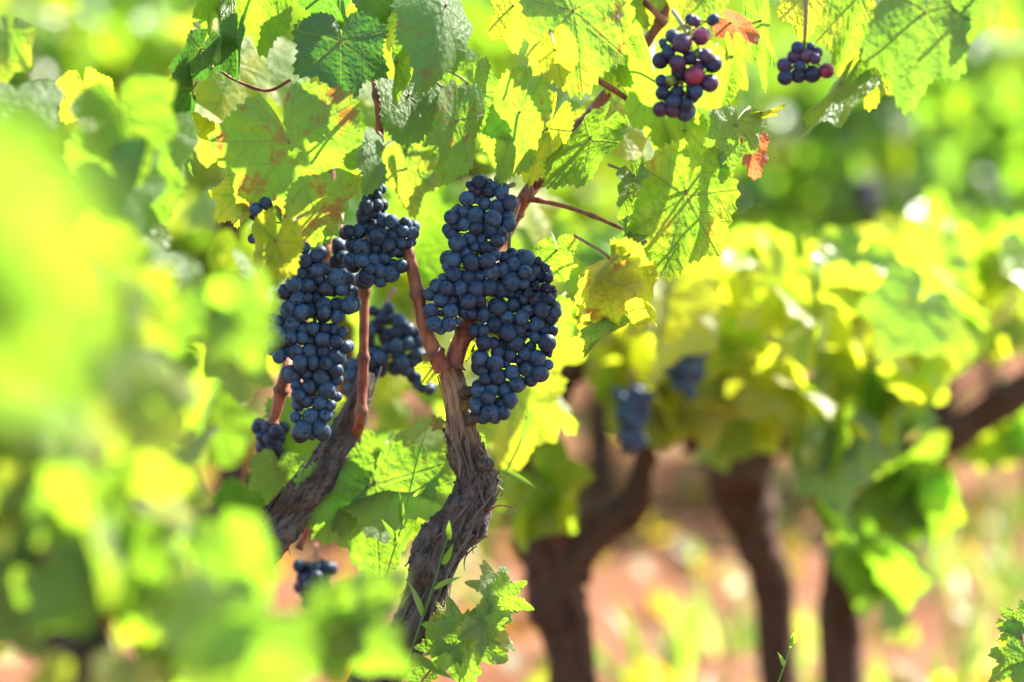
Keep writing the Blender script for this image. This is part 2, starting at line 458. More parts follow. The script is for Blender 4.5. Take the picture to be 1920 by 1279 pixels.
def bunch(name, label, depth, grapes, stem, group, rng, back=30, colors=None, flat=1.0, sub=()):
    """grapes: (px, py, r px, kind) front berries; their depths are solved so that neighbours touch, then a back layer is added"""
    G = list(grapes)
    k = FPX / depth
    n = len(G)
    X = np.array([[a[0], a[1]] for a in G]); rr = np.array([a[2] for a in G]) * 1.10
    # how deep inside the silhouette each berry sits
    gx, gy = np.meshgrid(np.arange(X[:, 0].min() - 60, X[:, 0].max() + 60, 4), np.arange(X[:, 1].min() - 60, X[:, 1].max() + 60, 4))
    inside = np.zeros(gx.shape, bool)
    for (x, y), r in zip(X, rr): inside |= (gx - x) ** 2 + (gy - y) ** 2 < (r * 1.0) ** 2
    ox, oy = gx[~inside], gy[~inside]
    de = np.array([np.sqrt(((ox - x) ** 2 + (oy - y) ** 2).min()) for x, y in X])
    H = 48.0
    h = np.sqrt(np.clip(2 * H * np.minimum(de, H) - np.minimum(de, H) ** 2, 0, None)) * flat
    z = -(h - rr) - .25 * (rr - rr.mean())
    z = z + rng.normal(0, 2, n)
    for it in range(80):
        for i in range(n):
            for j in range(i):
                d2 = ((X[i] - X[j]) ** 2).sum(); s = (rr[i] + rr[j]) * .77
                if d2 >= s * s: continue
                need = math.sqrt(s * s - d2); dz = z[i] - z[j]
                if abs(dz) < need:
                    m = (need - abs(dz)) * .25 * (1 if dz >= 0 else -1)
                    z[i] += m; z[j] -= m
        z *= .995
    items = [(X[i][0], X[i][1], z[i], rr[i], G[i][3]) for i in range(n)]
    extra = [(X[i][0] + rng.normal() * 6, X[i][1] + rng.normal() * 6, abs(h[i]) * .9 + 8 + rng.normal() * 4, rr[i], '') for i in rng.permutation(n) if h[i] > 22]
    kept = []
    for e in extra:
        if all((e[0] - q[0]) ** 2 + (e[1] - q[1]) ** 2 + (e[2] - q[2]) ** 2 > (.8 * (e[3] + q[3])) ** 2 for q in kept + items): kept.append(e)
    core = []
    for _t in range(1500):                                   # berries inside the bunch
        x, y = rng.uniform(X[:, 0].min(), X[:, 0].max()), rng.uniform(X[:, 1].min(), X[:, 1].max())
        d_ = np.sqrt(((ox - x) ** 2 + (oy - y) ** 2).min())
        if d_ < 17: continue
        e = (x, y, rng.uniform(-.2, .6) * 48 * flat, 14.0, '')
        if all((e[0] - q[0]) ** 2 + (e[1] - q[1]) ** 2 + (e[2] - q[2]) ** 2 > (.62 * (e[3] + q[3])) ** 2 for q in kept + items + core): core.append(e)
    kept += core
    mass = kept[max(0, 98 - n):]; kept = kept[:max(0, 98 - n)]
    sp = [P(a, b, depth + c) for a, b, c in stem]
    root = thing(name, sp[0], label, 'grape bunch', group)
    sm = MB()
    tube(sm, sp, [.0022] + [.0018] * (len(sp) - 2) + [.001], 7, 6)
    axis, _ = catmull(sp, [0] * len(sp), 12)
    protos = {}
    for q in items + kept:
        c = P(q[0], q[1], depth + q[2] / k); r = q[3] / k
        a = min(axis, key=lambda s: (s - c).length)
        if (a - c).length < .06: tube(sm, [a, a.lerp(c, .5) + Vector((0, 0, .002)), c], [.0009, .0008, .0008], 5, 3, cap=False)
        kind = q[4]
        lst = RAISIN if kind == 'r' else SHRIV if kind == 'w' else ROUND
        idx = int(rng.integers(3)); key = (id(lst), idx)
        if key not in protos:
            o = bpy.data.objects.new('raisin' if kind == 'r' else 'grape', lst[idx]); protos[key] = o
        else:
            o = protos[key].copy()
        COL.objects.link(o)
        o.parent = root
        o.location = c - Vector(sp[0])
        o.rotation_euler = rng.uniform(-3, 3, 3)
        e_ = rng.uniform(-.05, .05); o.scale = (r * (1 + e_), r * (1 - e_ * .5), r * (1 - e_ * .5))
        o.color = INK if kind == 'r' else NAVY
        if kind == 'w': o.color = (.008, .009, .022, .8)
        if colors and kind in colors: o.color = colors[kind]
        elif colors and '' in colors: o.color = colors['']
    sm.build('bunch_stem', PETIOLE, root)
    if mass:
        mm = MB(); sv = np.array([v.co for v in ROUND[0].vertices]); sf = [tuple(f.vertices) for f in ROUND[0].polygons]
        for q in mass: mm.add(sv * (q[3] / k) + np.array(P(q[0], q[1], depth + q[2] / k)), sf)
        o = mm.build('back_grapes', GRAPE, root); o.color = NAVY if not colors or '' not in colors else colors['']; o['kind'] = 'stuff'
    return root

BG = 'grape bunches hanging on the vine'
C3 = lambda l: crop(5.115, 460, 340, l)
C1 = lambda l: crop(5.114, 790, 320, l)
C2 = lambda l: crop(5.114, 790, 560, l)
C4 = lambda l: crop(4.738, 480, 570, l)
C5 = lambda l: crop(4.7375, 1200, 0, l)
w, r_ = 'w', 'r'
upper = C1([(550,108,66),(648,195,66),(770,215,65),(650,110,35),(700,140,40),(460,135,35),(482,178,32,'p'),(533,205,38,'p'),(440,272,72),(535,285,35),(610,318,58),(725,350,68),(850,305,72),(400,395,50),(515,435,92),(690,455,78),(820,440,65),(840,515,68),(290,445,68),(330,380,40),(405,520,60),(335,530,60),(525,555,65),(665,562,83),(780,580,45),(280,600,58),(460,655,62),(575,665,52,w),(730,670,64),(345,695,82),(785,640,40),(515,735,45),(625,735,60),(425,790,55),(310,850,78),(700,805,62),(487,882,87),(635,868,75),(240,920,40),(312,995,75),(455,1020,68),(565,1010,55),(675,975,70),(765,955,75),(145,1105,65),(210,1040,40),(237,1130,68),(375,1130,75),(525,1130,76),(650,1120,76),(85,1185,60),(190,1235,70),(300,1250,62,w),(452,1255,77),(560,1245,60)]) + \
    C2([(90,118,70),(280,120,70),(412,128,65),(120,240,73),(262,248,66),(190,300,45),(350,215,35),(485,150,45),(180,140,30)])
lower = C1([(865,805,60),(1005,850,85),(788,830,50),(885,900,70),(995,970,62),(1080,965,65),(870,1065,88),(985,1085,52),(1045,1020,45),(760,1140,80),(850,1170,60),(1125,875,40,r_),(1190,935,42,r_),(1150,1010,65,w),(1220,1030,45,r_),(1085,1110,55,r_),(1030,1170,50,r_),(1200,1125,50,r_),(1100,1230,75,w),(1250,1150,45,r_),(1230,1220,65,r_),(940,1180,50,w),(985,1230,50)]) + \
    C2([(735,80,88),(590,155,72),(880,60,65),(1020,110,60),(1160,110,75),(1290,130,55),(1240,180,72),(1110,250,72),(1260,300,52),(1190,310,40,w),(825,187,68),(705,250,73),(965,182,68),(940,300,65),(832,330,80),(520,305,65),(600,310,55,w),(910,435,82),(600,430,70),(690,430,55,w),(765,450,55,w),(1205,425,82),(1100,370,60,w),(1050,460,50),(565,575,80),(735,520,65),(710,620,73),(855,545,60,w),(815,625,38),(1000,530,62),(935,595,45,r_),(1110,580,82),(1215,635,50),(1010,680,68),(1140,720,80),(1050,780,60),(595,690,60,w),(610,770,55,w),(875,710,72),(728,750,80),(915,825,72),(675,868,73),(817,872,75),(545,885,67),(640,950,72),(855,965,66),(530,1020,75),(765,1010,58,w),(660,1095,83),(785,1095,65),(590,1140,62),(710,1150,50),(1030,340,40,r_),(1010,260,40,r_),(1225,525,35,r_)])
left_b = C3([(100,270,60),(215,200,70),(390,190,60),(200,340,50),(395,310,45),(130,430,50),(70,550,45),(480,510,45),(565,635,55),(690,710,68),(575,765,68),(640,760,50),(695,850,62),(720,810,45),(540,880,60,w),(640,890,50,w),(710,940,55,w),(470,860,40),(870,925,80),(780,860,40,w),(780,1030,75,w),(920,1040,55),(468,985,78),(600,1000,70),(380,1060,70,w),(508,1125,80),(600,1120,45),(690,1130,75),(870,1060,30,r_),(755,1185,70),(875,1190,70),(990,1190,80,w),(410,1230,75),(550,1260,78),(630,1230,62),(755,1255,60)]) + \
    C4([(200,150,50),(320,168,70),(420,225,68),(505,215,55),(170,250,72),(295,300,77),(410,300,50),(600,100,65),(725,110,62),(690,225,55,w),(615,220,50,w),(770,250,45),(135,355,42),(200,358,45),(300,412,58),(355,425,60),(210,465,60),(595,315,66),(710,338,60),(475,335,60,w),(470,430,70),(600,425,65),(785,385,58),(715,470,75),(510,525,58),(618,533,60),(390,520,60),(400,570,55,w),(330,625,75),(705,590,66),(465,625,62),(580,648,72),(715,670,55),(475,738,70),(360,730,50,w),(375,810,60,w),(630,760,73),(680,810,40),(445,865,58),(575,880,70),(665,900,45),(375,910,45,w),(490,1000,72),(615,990,58),(350,1005,48),(420,1110,78),(567,1110,73),(495,1170,40)])
mid_b = C3([(1180,50,55),(1250,80,60),(1180,180,60),(1265,140,45),(1160,250,70),(1260,230,60),(1145,320,78),(1240,300,60),(1320,370,60),(1405,385,62),(1235,450,85),(1090,480,68),(990,480,60),(1540,415,60),(1505,475,58),(1600,500,62),(1420,515,72),(1270,530,80),(1025,610,65),(1120,630,78),(1260,630,66),(1375,615,65),(1495,590,52),(1560,600,45),(1430,680,50,r_),(1475,690,45),(1020,760,75),(1120,760,70),(1235,755,65,w),(1335,740,58),(1420,780,40,r_),(1500,815,62),(1200,840,50),(1165,920,85),(1290,860,64),(1400,885,80),(1295,950,65),(1530,380,40),(1300,450,50),(1190,-20,50),(1260,10,50)])
behind_b = C3([(900,640,80),(860,780,70),(980,830,50),(1010,920,60),(1040,1000,60),(1070,1070,60),(940,730,60),(1000,1060,60),(1080,1120,50),(880,590,50),(960,900,60),(960,980,60)])
low_b = C4([(1130,110,70),(1180,40,50),(1040,60,45),(1270,150,60),(1160,290,72),(1010,240,50),(1000,320,55),(1060,200,60),(1250,250,60),(1350,230,60),(1250,370,60),(1350,350,60),(1440,340,55),(1430,260,50),(1050,420,60),(1110,480,65),(1010,520,60),(880,540,60),(940,620,60),(1060,560,60),(1110,600,50),(1000,660,60),(990,720,40),(1180,390,55),(1270,460,60),(1390,500,65),(1500,500,40),(1240,580,55),(1330,590,55),(1400,640,60),(1300,520,60),(1480,730,55),(1540,760,50),(1430,440,50),(1460,680,50),(850,640,60),(870,720,50)])
rose_b = C5([(300,330,60),(375,385,85,'p'),(210,405,35),(540,330,70,'k'),(515,480,45,'g'),(590,500,60,'p'),(650,570,75),(180,540,70),(440,520,60),(330,560,70,'p'),(480,670,80,'k'),(350,640,70),(620,740,75,'p'),(270,715,45,'g'),(190,720,55),(200,830,60),(330,830,65),(470,790,60),(450,700,60),(500,820,60),(180,970,65,'p'),(290,980,65,'p'),(400,1000,75),(410,930,60),(300,900,60),(490,190,45,'p'),(560,270,35,'g'),(250,470,60),(520,590,50,'p'),(660,170,45)])
small_b = C5([(1400,425,52),(1515,415,35),(1575,470,45,'p'),(1370,505,58,'p'),(1480,495,65,'q'),(1555,520,50,'p'),(1282,580,60,'p'),(1290,690,65),(1410,670,65),(1530,660,72),(1655,630,62,'k'),(1420,590,50)])
RIPE = {'': (.014, .007, .020, .55), 'p': (.085, .016, .04, .45), 'k': (.30, .025, .05, .25), 'g': (.22, .25, .03, .1), 'q': (.16, .035, .035, .5)}

rb = np.random.default_rng(21)
bunch('grape_bunch', 'dark blue grape bunch with a left shoulder hanging in front of the reddish cane fork', 2.085, upper, [(965,345,.02),(915,370,.01),(900,450,.01),(880,540,.01),(840,610,.01)], BG, rb, colors={'p': (.05, .015, .03, .4)})
bunch('grape_bunch', 'long dark blue grape bunch with shrivelled black raisins on its right edge', 2.095, lower, [(975,375,.06),(955,450,.03),(960,560,.02),(940,660,.015),(920,780,.01)], BG, rb)
bunch('grape_bunch', 'longest dark blue grape bunch tapering down past the orange cane, beside the blurred leaves', 2.085, left_b, [(540,330,.03),(545,420,.02),(585,560,.015),(595,700,.015),(590,810,.01)], BG, rb)
bunch('grape_bunch', 'short dark grape bunch hanging under the folded yellow green leaf', 2.10, mid_b, [(700,290,.03),(700,380,.015),(710,440,.01),(705,520,.01)], BG, rb, colors={'': NAVY})
bunch('grape_bunch', 'narrow shaded grape bunch hidden between the two bunches under the spotted leaf', 2.22, behind_b, [(640,400,.02),(640,470,.0),(660,560,0)], BG, rb, back=8)
bunch('grape_bunch', 'shaded blurred grape bunch behind the upright cane left of the trunk top', 2.30, low_b, [(740,540,.02),(715,590,.0),(740,650,0),(800,730,0)], BG, rb, back=20, flat=.7)
bunch('grape_bunch', 'purple and pink half ripe grape bunch with two green berries', 2.0, rose_b, [(1262,20,.05),(1290,70,0),(1280,140,0),(1275,215,0)], BG, rb, back=18, colors=RIPE)
bunch('grape_bunch', 'tiny reddish grape bunch of about a dozen berries dangling from a thin stem', 2.0, small_b, [(1512,-30,0),(1510,60,0),(1505,110,.01)], BG, rb, back=3, colors=RIPE, flat=.4)

def rand_bunch(label, depth, px, py, wpx, hpx, rpx, n, rng, kind='', colors=None):
    """a bunch of n berries packed in a cone"""
    L = []
    tries = 0
    while len(L) < n and tries < 6000:
        tries += 1
        v = rng.uniform(0, 1); u = rng.uniform(-1, 1)
        x = px + u * wpx * (1 - .65 * v); y = py + v * hpx; r = rpx * rng.uniform(.8, 1.15)
        if all((x - q[0]) ** 2 + (y - q[1]) ** 2 > (.55 * (r + q[2])) ** 2 for q in L): L.append((x, y, r, kind))
    return bunch('grape_bunch', label, depth, L, [(px, py - 40, .02), (px, py, 0), (px, py + hpx * .8, 0)], BG, rng, back=12, colors=colors)
DARK = {'': (.006, .008, .02, .55)}
rand_bunch('small dark grape bunch low down beside the bare pruned arm', 2.36, 592, 1060, 32, 80, 13, 24, rb, colors=DARK)
rand_bunch('small shaded grape bunch left under the orange cane tip', 2.25, 508, 800, 26, 75, 13, 18, rb, colors=DARK)
rand_bunch('blurred blue grape bunch by the orange and yellow leaves of the next vine', 2.75, 1186, 735, 30, 105, 12, 30, rb, colors={'': (.035, .055, .11, 1)})  # berry colour paled in place of sun and sky light
rand_bunch('blurred pale blue grape bunch up beside the orange leaf edge', 2.72, 1285, 645, 42, 80, 12, 30, rb, colors={'': (.04, .055, .11, 1)})  # light on the berries put into their paler colour
rand_bunch('blurred dark grape bunch among the left foreground leaves', 1.55, 193, 575, 14, 120, 15, 12, rb, colors=DARK)
rand_bunch('far dark grape bunch under the shaded leaves at upper right', 4.4, 1625, 340, 24, 60, 8, 22, rb, colors={'': (.004, .005, .012, .12)})

# ------------------------------------------------------------------ the sharp vine
vine = thing('grapevine', P(690, 1900, 2.12), 'gnarled grapevine in sharp focus with dark twisted trunk, red canes and big toothed leaves', 'grapevine', 'grapevines of the vineyard')

def bark_disp(seed, amp, tan_to=None, freq=7):
    def f(a, t, c, r, d):
        q = Vector((math.cos(a) * 1.6, math.sin(a) * 1.6, 0))
        tw = a + t * 5
        fib = noise.noise(Vector((math.cos(tw) * freq * .55, math.sin(tw) * freq * .55, t * 7 + seed)))
        fine = noise.noise(Vector((math.cos(tw) * freq * 1.7, math.sin(tw) * freq * 1.7, t * 22 + seed)))
        lump = noise.noise(q * .8 + Vector((seed, 3, t * 9)))
        plate = noise.noise(q * 2.4 + Vector((seed, 9, t * 38)))
        knob = noise.noise(q * .55 + Vector((seed, 5, t * 17)))
        crack = max(0, .16 - abs(fib)) * 3
        e = amp * (.30 * (1 - abs(fib) * 2) + .7 * lump + .8 * max(-.1, knob) + .30 * fine + .5 * abs(plate) - .8 * crack)
        hh = .5 + .5 * (fib * .8 + fine * .6 + plate * .5)
        tan_w = 0 if tan_to is None else max(0, min(1, (tan_to - t) / .10))  # share of the tan tone, fading out down the tube
        return e, (hh, tan_w, 0, 1)
    return f

def strips(mb, c, rr, n, rng, young=lambda t: 0, lmin=.010, lmax=.06):  # young(t): share of the tan tone along the tube
    """loose curling flakes of bark, part of the bark's own surface"""
    m = len(c)
    for _ in range(n):
        i = int(rng.integers(max(2, int(m * .06)), m - 3)); a0 = rng.uniform(0, 6.28)
        tn = (c[i + 1] - c[i - 1]).normalized(); u = tn.orthogonal().normalized(); w_ = tn.cross(u)
        L = rng.uniform(lmin, lmax); wd = rng.uniform(.0006, .0028); lift = rng.uniform(.0005, .007)
        V = []
        for k in range(6):
            s = k / 5
            p = c[i] + tn * (s - .5) * L
            d = u * math.cos(a0 + .25 * s) + w_ * math.sin(a0 + .25 * s); sd = tn.cross(d)
            rad = rr[i] * 1.05 + lift * (2 * s - 1) ** 2 * (1 if s > .5 else .4) + .0008
            ww = wd * (1 - .7 * abs(2 * s - 1) ** 2)
            V += [p + d * rad - sd * ww, p + d * (rad + .0012), p + d * rad + sd * ww]
        F = []
        for k in range(5):
            F += [(3 * k, 3 * k + 1, 3 * k + 4, 3 * k + 3), (3 * k + 1, 3 * k + 2, 3 * k + 5, 3 * k + 4)]
        mb.add([tuple(v) for v in V], F, None, (rng.uniform(.3, 1.1), young(i / m), 0, 1))

TD = 2.12
px2m = TD / FPX
tr = [(838,672,21),(848,706,25),(857,752,25),(866,809,32),(876,851,37),(890,885,38),(896,905,38),(889,930,42),(878,955,45),(858,985,50),(840,1012,55),(818,1048,50),(806,1080,48),(798,1110,44),(784,1150,42),(765,1195,44),(725,1245,48),(700,1300,52),(690,1400,58),(685,1550,66),(690,1730,75),(695,1920,95)]
mb = MB()
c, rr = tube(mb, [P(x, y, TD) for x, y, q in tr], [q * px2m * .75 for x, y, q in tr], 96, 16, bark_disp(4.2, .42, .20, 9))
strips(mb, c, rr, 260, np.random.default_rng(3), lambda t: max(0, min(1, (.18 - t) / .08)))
# knots and pruning stubs on the trunk top
for (x, y, q, dx, dy) in [(872,738,11,10,-6),(880,790,9,14,-8),(905,870,13,10,-2)]:
    p = P(x, y, TD - .014)
    tube(mb, [p, p + Vector((dx * .0004, -.012, -dy * .0004)), p + Vector((dx * .0007, -.017, -dy * .0007))], [q * px2m, q * px2m * .9, q * px2m * .55], 20, 5, bark_disp(x * .01, .35), cap=True)
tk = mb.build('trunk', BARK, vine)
mb = MB()
ar = [(688,700,17),(676,745,22),(655,795,27),(630,840,31),(608,880,34),(572,925,38),(540,965,42),(505,1010,42),(470,1060,40),(440,1120,42),(450,1220,48),(520,1400,55),(610,1600,62),(670,1800,70)]
AD = 2.21
c, rr = tube(mb, [P(x, y, AD - .06 * i / 13) for i, (x, y, q) in enumerate(ar)], [q * AD / FPX * .80 for x, y, q in ar], 72, 16, bark_disp(9.7, .42, None, 9))
strips(mb, c, rr, 90, np.random.default_rng(5))
mb.build('arm', BARK, vine, True)
def cane(pts, depth, label=None, mat=None, nodes=True):
    mb = MB()
    Q = [P(a[0], a[1], depth + (a[3] if len(a) > 3 else 0)) for a in pts]
    rd = [a[2] * depth / FPX for a in pts]
    def dsp(a, t, c, r, d):
        L = t * (Q[0] - Q[-1]).length / .055
        n_ = math.exp(-((L - round(L)) / .07) ** 2) * .38
        return n_ + .09 * noise.noise(Vector((math.cos(a) * 1.5, math.sin(a) * 1.5, L * 3))) + .05 * noise.noise(Vector((a * 3, L * 1.2, 5))), (min(1, n_ * 2.2), 0, 0, 1)
    tube(mb, Q, rd, 16, 14, dsp)
    o = mb.build('cane', mat or CANE, vine)
    if label: o['label'] = label
    return o
cane([(752,430,9,.02),(765,470,11),(782,545,12),(795,610,13),(812,655,15),(832,695,17)], 2.10, 'red brown cane rising left from the trunk top')
cane([(850,690,18),(858,655,17),(880,605,16),(905,540,14,.03),(940,460,12,.06),(968,400,12,.06),(985,370,15,.05),(1020,320,12,.07),(1070,260,11,.1),(1125,190,11,.1),(1175,130,10,.1),(1215,75,10,.1),(1245,25,10,.1),(1262,-60,9,.1)], 2.11)
cane([(664,822,11,.05),(675,790,10),(680,720,10),(682,640,9),(683,540,9),(690,430,9),(700,340,9,-.02),(712,250,8,-.03),(708,170,9,-.03),(690,60,8),(680,-40,8)], 2.17)
cane([(512,795,9),(524,745,12),(538,690,10),(556,640,9,.04),(590,540,8,.06),(612,470,8,.06),(620,360,8,.08),(610,200,8,.1)], 2.14, 'orange brown cane with a knotty tip')
cane([(990,372,6),(1030,380,4.5),(1085,395,4),(1135,415,3.5),(1168,430,3)], 2.14)
cane([(1195,-10,7),(1225,20,6),(1250,45,7)], 2.2)
cane([(1110,145,5),(1145,165,6),(1175,185,5)], 2.15)
cane([(1000,345,8),(1030,340,9),(1045,352,6)], 2.13)
cane([(560,1030,6),(585,970,6),(600,930,6)], 2.24)
cane([(360,125,2.2),(405,130,2.4),(440,150,2.6),(500,170,3),(545,150,3)], 2.10)

HL = lambda *a, **k: hero_leaf(vine, *a, **k)
# leaves seen sharp: junction px -> tip px, depth offset from the focus plane (junction, tip)
HL(542,268, 606,466, -.05,-.03, roll=20, yel=.3, brown=.42, fold=.2, bend=.5, curl=.7, wave=.10, lobed=.9, holes=[(-.02,.09,.06,.035),(-.30,.38,.06,.05),(-.25,.75,.03,.05)], na=180, nr=18, label='large yellow green leaf with brown blotches and small holes')
def HB(cx, cy, hh, ww, ang=0, d=0.0, dt=None, **k):
    """leaf by its middle, its length and width in the photo and the lean of its tip from straight down"""
    a = R(ang); dx, dy = math.sin(a), math.cos(a)
    l2 = hh * .667 * FOCUS / FPX
    k.setdefault('wx', ww / (1.04 * hh) * l2 / math.hypot(l2, 0 if dt is None else dt - d))
    return hero_leaf(vine, cx - dx * hh / 6, cy - dy * hh / 6, cx + dx * hh / 2, cy + dy * hh / 2, d, dt, **k)
HQ = dict(na=180, nr=18)
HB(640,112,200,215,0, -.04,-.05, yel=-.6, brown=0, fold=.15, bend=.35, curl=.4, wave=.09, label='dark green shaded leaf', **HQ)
HB(610,5,130,120,-20, -.02,.0, roll=25, yel=-.4, brown=0, bend=.6, curl=.5)
HB(700,10,140,110,15, .0,.03, roll=-25, yel=-.4, brown=0, bend=.6, curl=.5)
HB(832,42,175,140,-6, -.05,-.10, roll=-22, yel=-.15, brown=.22, fold=-.3, bend=1.2, curl=1.0, wave=.06, lobed=.6, label='puckered green leaf with a pale sheen', **HQ)
HB(490,18,175,112,4, -.05,-.03, roll=20, under=True, yel=.05, brown=.0, fold=.2, bend=.3, curl=.6, lobed=.6, label='grey green leaf showing its underside')
HB(392,12,130,70,-8, .0,.03, roll=-25, under=True, yel=.1, brown=0, bend=.3, curl=.8)
HB(358,205,210,60,-2, -.03,.02, roll=25, yel=-.5, brown=.1, bend=.3, curl=1.6, fold=.5, wave=.14)
HB(365,110,120,85,-30, -.04,-.03, roll=-30, yel=-.5, brown=.05, curl=1.4, fold=.4)
HB(443,95,140,60,-6, -.04,-.02, roll=30, yel=-.6, brown=0, curl=1.5, fold=.5, bend=.3)
HB(414,55,150,46,0, -.01,-.07, roll=40, yel=.05, brown=0, curl=.2, bend=.3, under=True)
HB(768,200,115,110,5, .0,-.04, roll=-10, yel=-.2, brown=0, bend=1.1, curl=.6, wave=.05, lobed=.55, **HQ)
HB(798,190,90,80,30, .03,.0, roll=10, yel=-.2, brown=0, bend=1.0, curl=.5, lobed=.55)
HB(712,298,88,80,-16, -.05,-.08, roll=-14, yel=-.1, brown=.25, bend=1.0, curl=.7, wave=.05, lobed=.5, label='puckered pale green leaf with a brown edge', **HQ)
HB(765,340,150,125,6, -.10,-.08, roll=18, yel=.5, brown=.02, fold=-.35, bend=.2, curl=.1, wave=.08, label='folded yellow green leaf lit from behind', **HQ)
HB(848,262,200,118,-12, -.05,-.05, roll=-38, yel=.1, brown=.36, fold=.2, bend=.6, curl=1.1, lobed=.5, wave=.06, label='curled dark green leaf with a brown left edge', **HQ)
HB(905,190,120,100,30, .0,-.04, roll=20, yel=-.1, brown=.0, fold=.2, bend=1.0, curl=.6, lobed=.5)
HB(962,246,225,125,-20, -.04,-.01, roll=24, yel=.3, brown=.3, fold=.1, bend=.4, curl=.8, lobed=.5, wave=.07, **HQ)
HB(1015,272,180,115,-22, .0,.02, roll=20, yel=.75, brown=.0, fold=.3, bend=.3, curl=.3, lobed=.6)
HB(1085,285,195,105,-40, -.03,-.03, roll=38, under=True, yel=.1, brown=0, fold=.2, bend=.2, curl=.8, lobed=.5)
HB(1078,62,235,180,6, -.04,-.05, roll=0, yel=.35, brown=.33, fold=.2, bend=.5, curl=.8, lobed=.6, wave=.08, label='broad leaf turning yellow with rusty spots', **HQ)
HB(1045,112,115,85,12, -.09,-.05, roll=-10, yel=.9, brown=0, bend=.2, lobed=.5)  # added yellow leaf standing in for a sun patch on the broad leaf
HB(962,35,140,90,0, .02,.03, roll=10, yel=.8, brown=.05, bend=.4)
HB(742,140,130,60,5, -.05,-.04, roll=-50, yel=.3, brown=0, curl=.8, fold=.4)
HB(720,60,110,80,-20, .03,.05, roll=40, yel=.6, brown=0, curl=.5)
HB(790,110,80,60,10, .05,.06, yel=.7, brown=.4)
HB(1235,190,240,175,8, .05,.10, roll=22, yel=.3, brown=.02, fold=.15, bend=.4, curl=.6, lobed=.7, label='big light green leaf behind the half ripe grapes')
HB(1150,110,150,110,-10, .06,.08, roll=20, yel=.5, brown=.02, curl=.5)
HB(1375,258,130,120,-14, -.02,-.04, roll=8, yel=.0, brown=.2, curl=.6, bend=.5, holes=[(.05,.35,.1,.06),(-.2,.3,.06,.08)])
HB(1276,405,255,190,-14, -.03,-.03, roll=6, under=True, yel=.40, brown=.24, fold=.2, bend=.3, curl=.5, lobed=.55, label='large yellow green leaf with a red tinged underside and scattered rusty spots', **HQ)
HB(1325,430,120,50,-10, .0,.02, roll=-50, yel=.7, brown=.15, curl=.9)
HB(1115,540,170,120,-42, -.07,-.01, roll=34, yel=1.05, brown=.42, fold=-.3, bend=.3, curl=.4, wave=.15, lobed=.6, label='curled yellow leaf with a rusty edge', **HQ)
HB(1178,560,170,95,4, -.06,.02, roll=34, under=True, yel=1.0, brown=.2, fold=.1, bend=-.3, curl=.6, wave=.1, lobed=.5)
HB(1132,630,110,42,-58, -.03,-.03, roll=40, yel=.2, brown=.25, fold=.5, bend=.6, curl=.8)
HB(1175,375,80,60,-10, .0,.0, roll=-40, yel=.3, brown=.2, curl=.5)
HB(1195,340,60,55,30, -.02,-.06, roll=0, yel=-.1, brown=0, bend=-.4)
HB(1168,445,75,55,-50, -.02,-.09, roll=0, yel=-.1, brown=0, bend=-.4)
HB(1215,455,90,70,-10, .02,.03, roll=10, yel=.3, brown=.1)
HB(1372,130,140,62,0, -.08,-.07, roll=40, under=True, yel=.3, brown=.02, curl=1.3, fold=.3)
HB(1385,50,100,80,60, -.05,-.04, roll=30, red=True, yel=.4, brown=.0, fold=.4, bend=.5, wave=.15, label='small leaf turned red')
HB(1412,288,100,70,8, .0,.0, roll=-30, red=True, yel=.4, brown=0, fold=.3, wave=.12, label='hanging leaf turned red')
HB(1440,208,70,24,100, -.02,-.02, roll=40, yel=.8, brown=.5, fold=.3)
HB(1428,75,210,66,0, .04,.06, roll=30, yel=-.1, brown=0, curl=.8)
HB(1512,5,130,100,-3, .03,.02, roll=-6, yel=1.0, brown=.12, curl=.4, label='bright yellow leaf')
HB(1725,70,270,190,-14, -.13,-.15, roll=14, yel=-.15, brown=0, curl=.7, bend=.5, lobed=.8, wave=.09)
HB(1602,30,230,140,-12, -.07,-.07, roll=-20, yel=.5, brown=0, curl=.3, lobed=.6)
HB(1560,188,200,92,-32, -.1,-.13, roll=40, under=True, yel=.1, brown=0, curl=.6, fold=.3)
HB(1640,140,140,90,-5, -.08,-.08, roll=-30, yel=.5, brown=0, curl=.3)
HB(1840,0,170,110,-25, -.15,-.15, roll=30, yel=-.1, brown=.1, curl=.7)
HB(1235,10,150,110,-5, .1,.12, roll=-8, yel=.6, brown=0)
HB(1175,20,150,100,14, .1,.12, roll=18, yel=.4, brown=0)
HB(1320,20,150,100,-10, .12,.12, roll=-18, yel=.6, brown=0)
HB(1335,160,170,110,15, .1,.12, roll=20, yel=.4, brown=0)
HB(1290,270,150,110,10, .1,.12, roll=10, yel=.45, brown=.1)
# left side
HB(245,340,235,200,24, -.25,-.23, roll=15, yel=-.12, brown=.0, fold=.2, bend=.9, curl=1.0, lobed=.7, wave=.10, petiole=False, holes=[(.0,.12,.10,.06)], label='big dark green drooping leaf with one hole')
HB(30,205,115,140,0, -.24,-.27, yel=-.1, brown=0, bend=1.2, curl=.5, lobed=.5, petiole=False)
HB(165,195,140,130,12, .1,.12, roll=15, yel=.9, brown=0, petiole=False)
HB(15,95,130,95,-5, -.2,-.2, roll=-15, yel=.4, brown=0, petiole=False)
HB(508,478,150,110,-14, -.12,-.10, roll=25, under=True, yel=.75, brown=.22, fold=.3, bend=.2, curl=.4, wave=.12, lobed=.5, label='withering olive leaf hanging folded', **HQ)
HB(435,380,110,95,-45, .0,.02, roll=12, yel=.75, brown=.1, curl=.3)
HB(330,235,120,60,0, .08,.0, roll=40, yel=-.3, brown=0, curl=.9)
HB(330,270,110,70,10, .06,.0, roll=-40, yel=0, brown=.05, curl=.9)
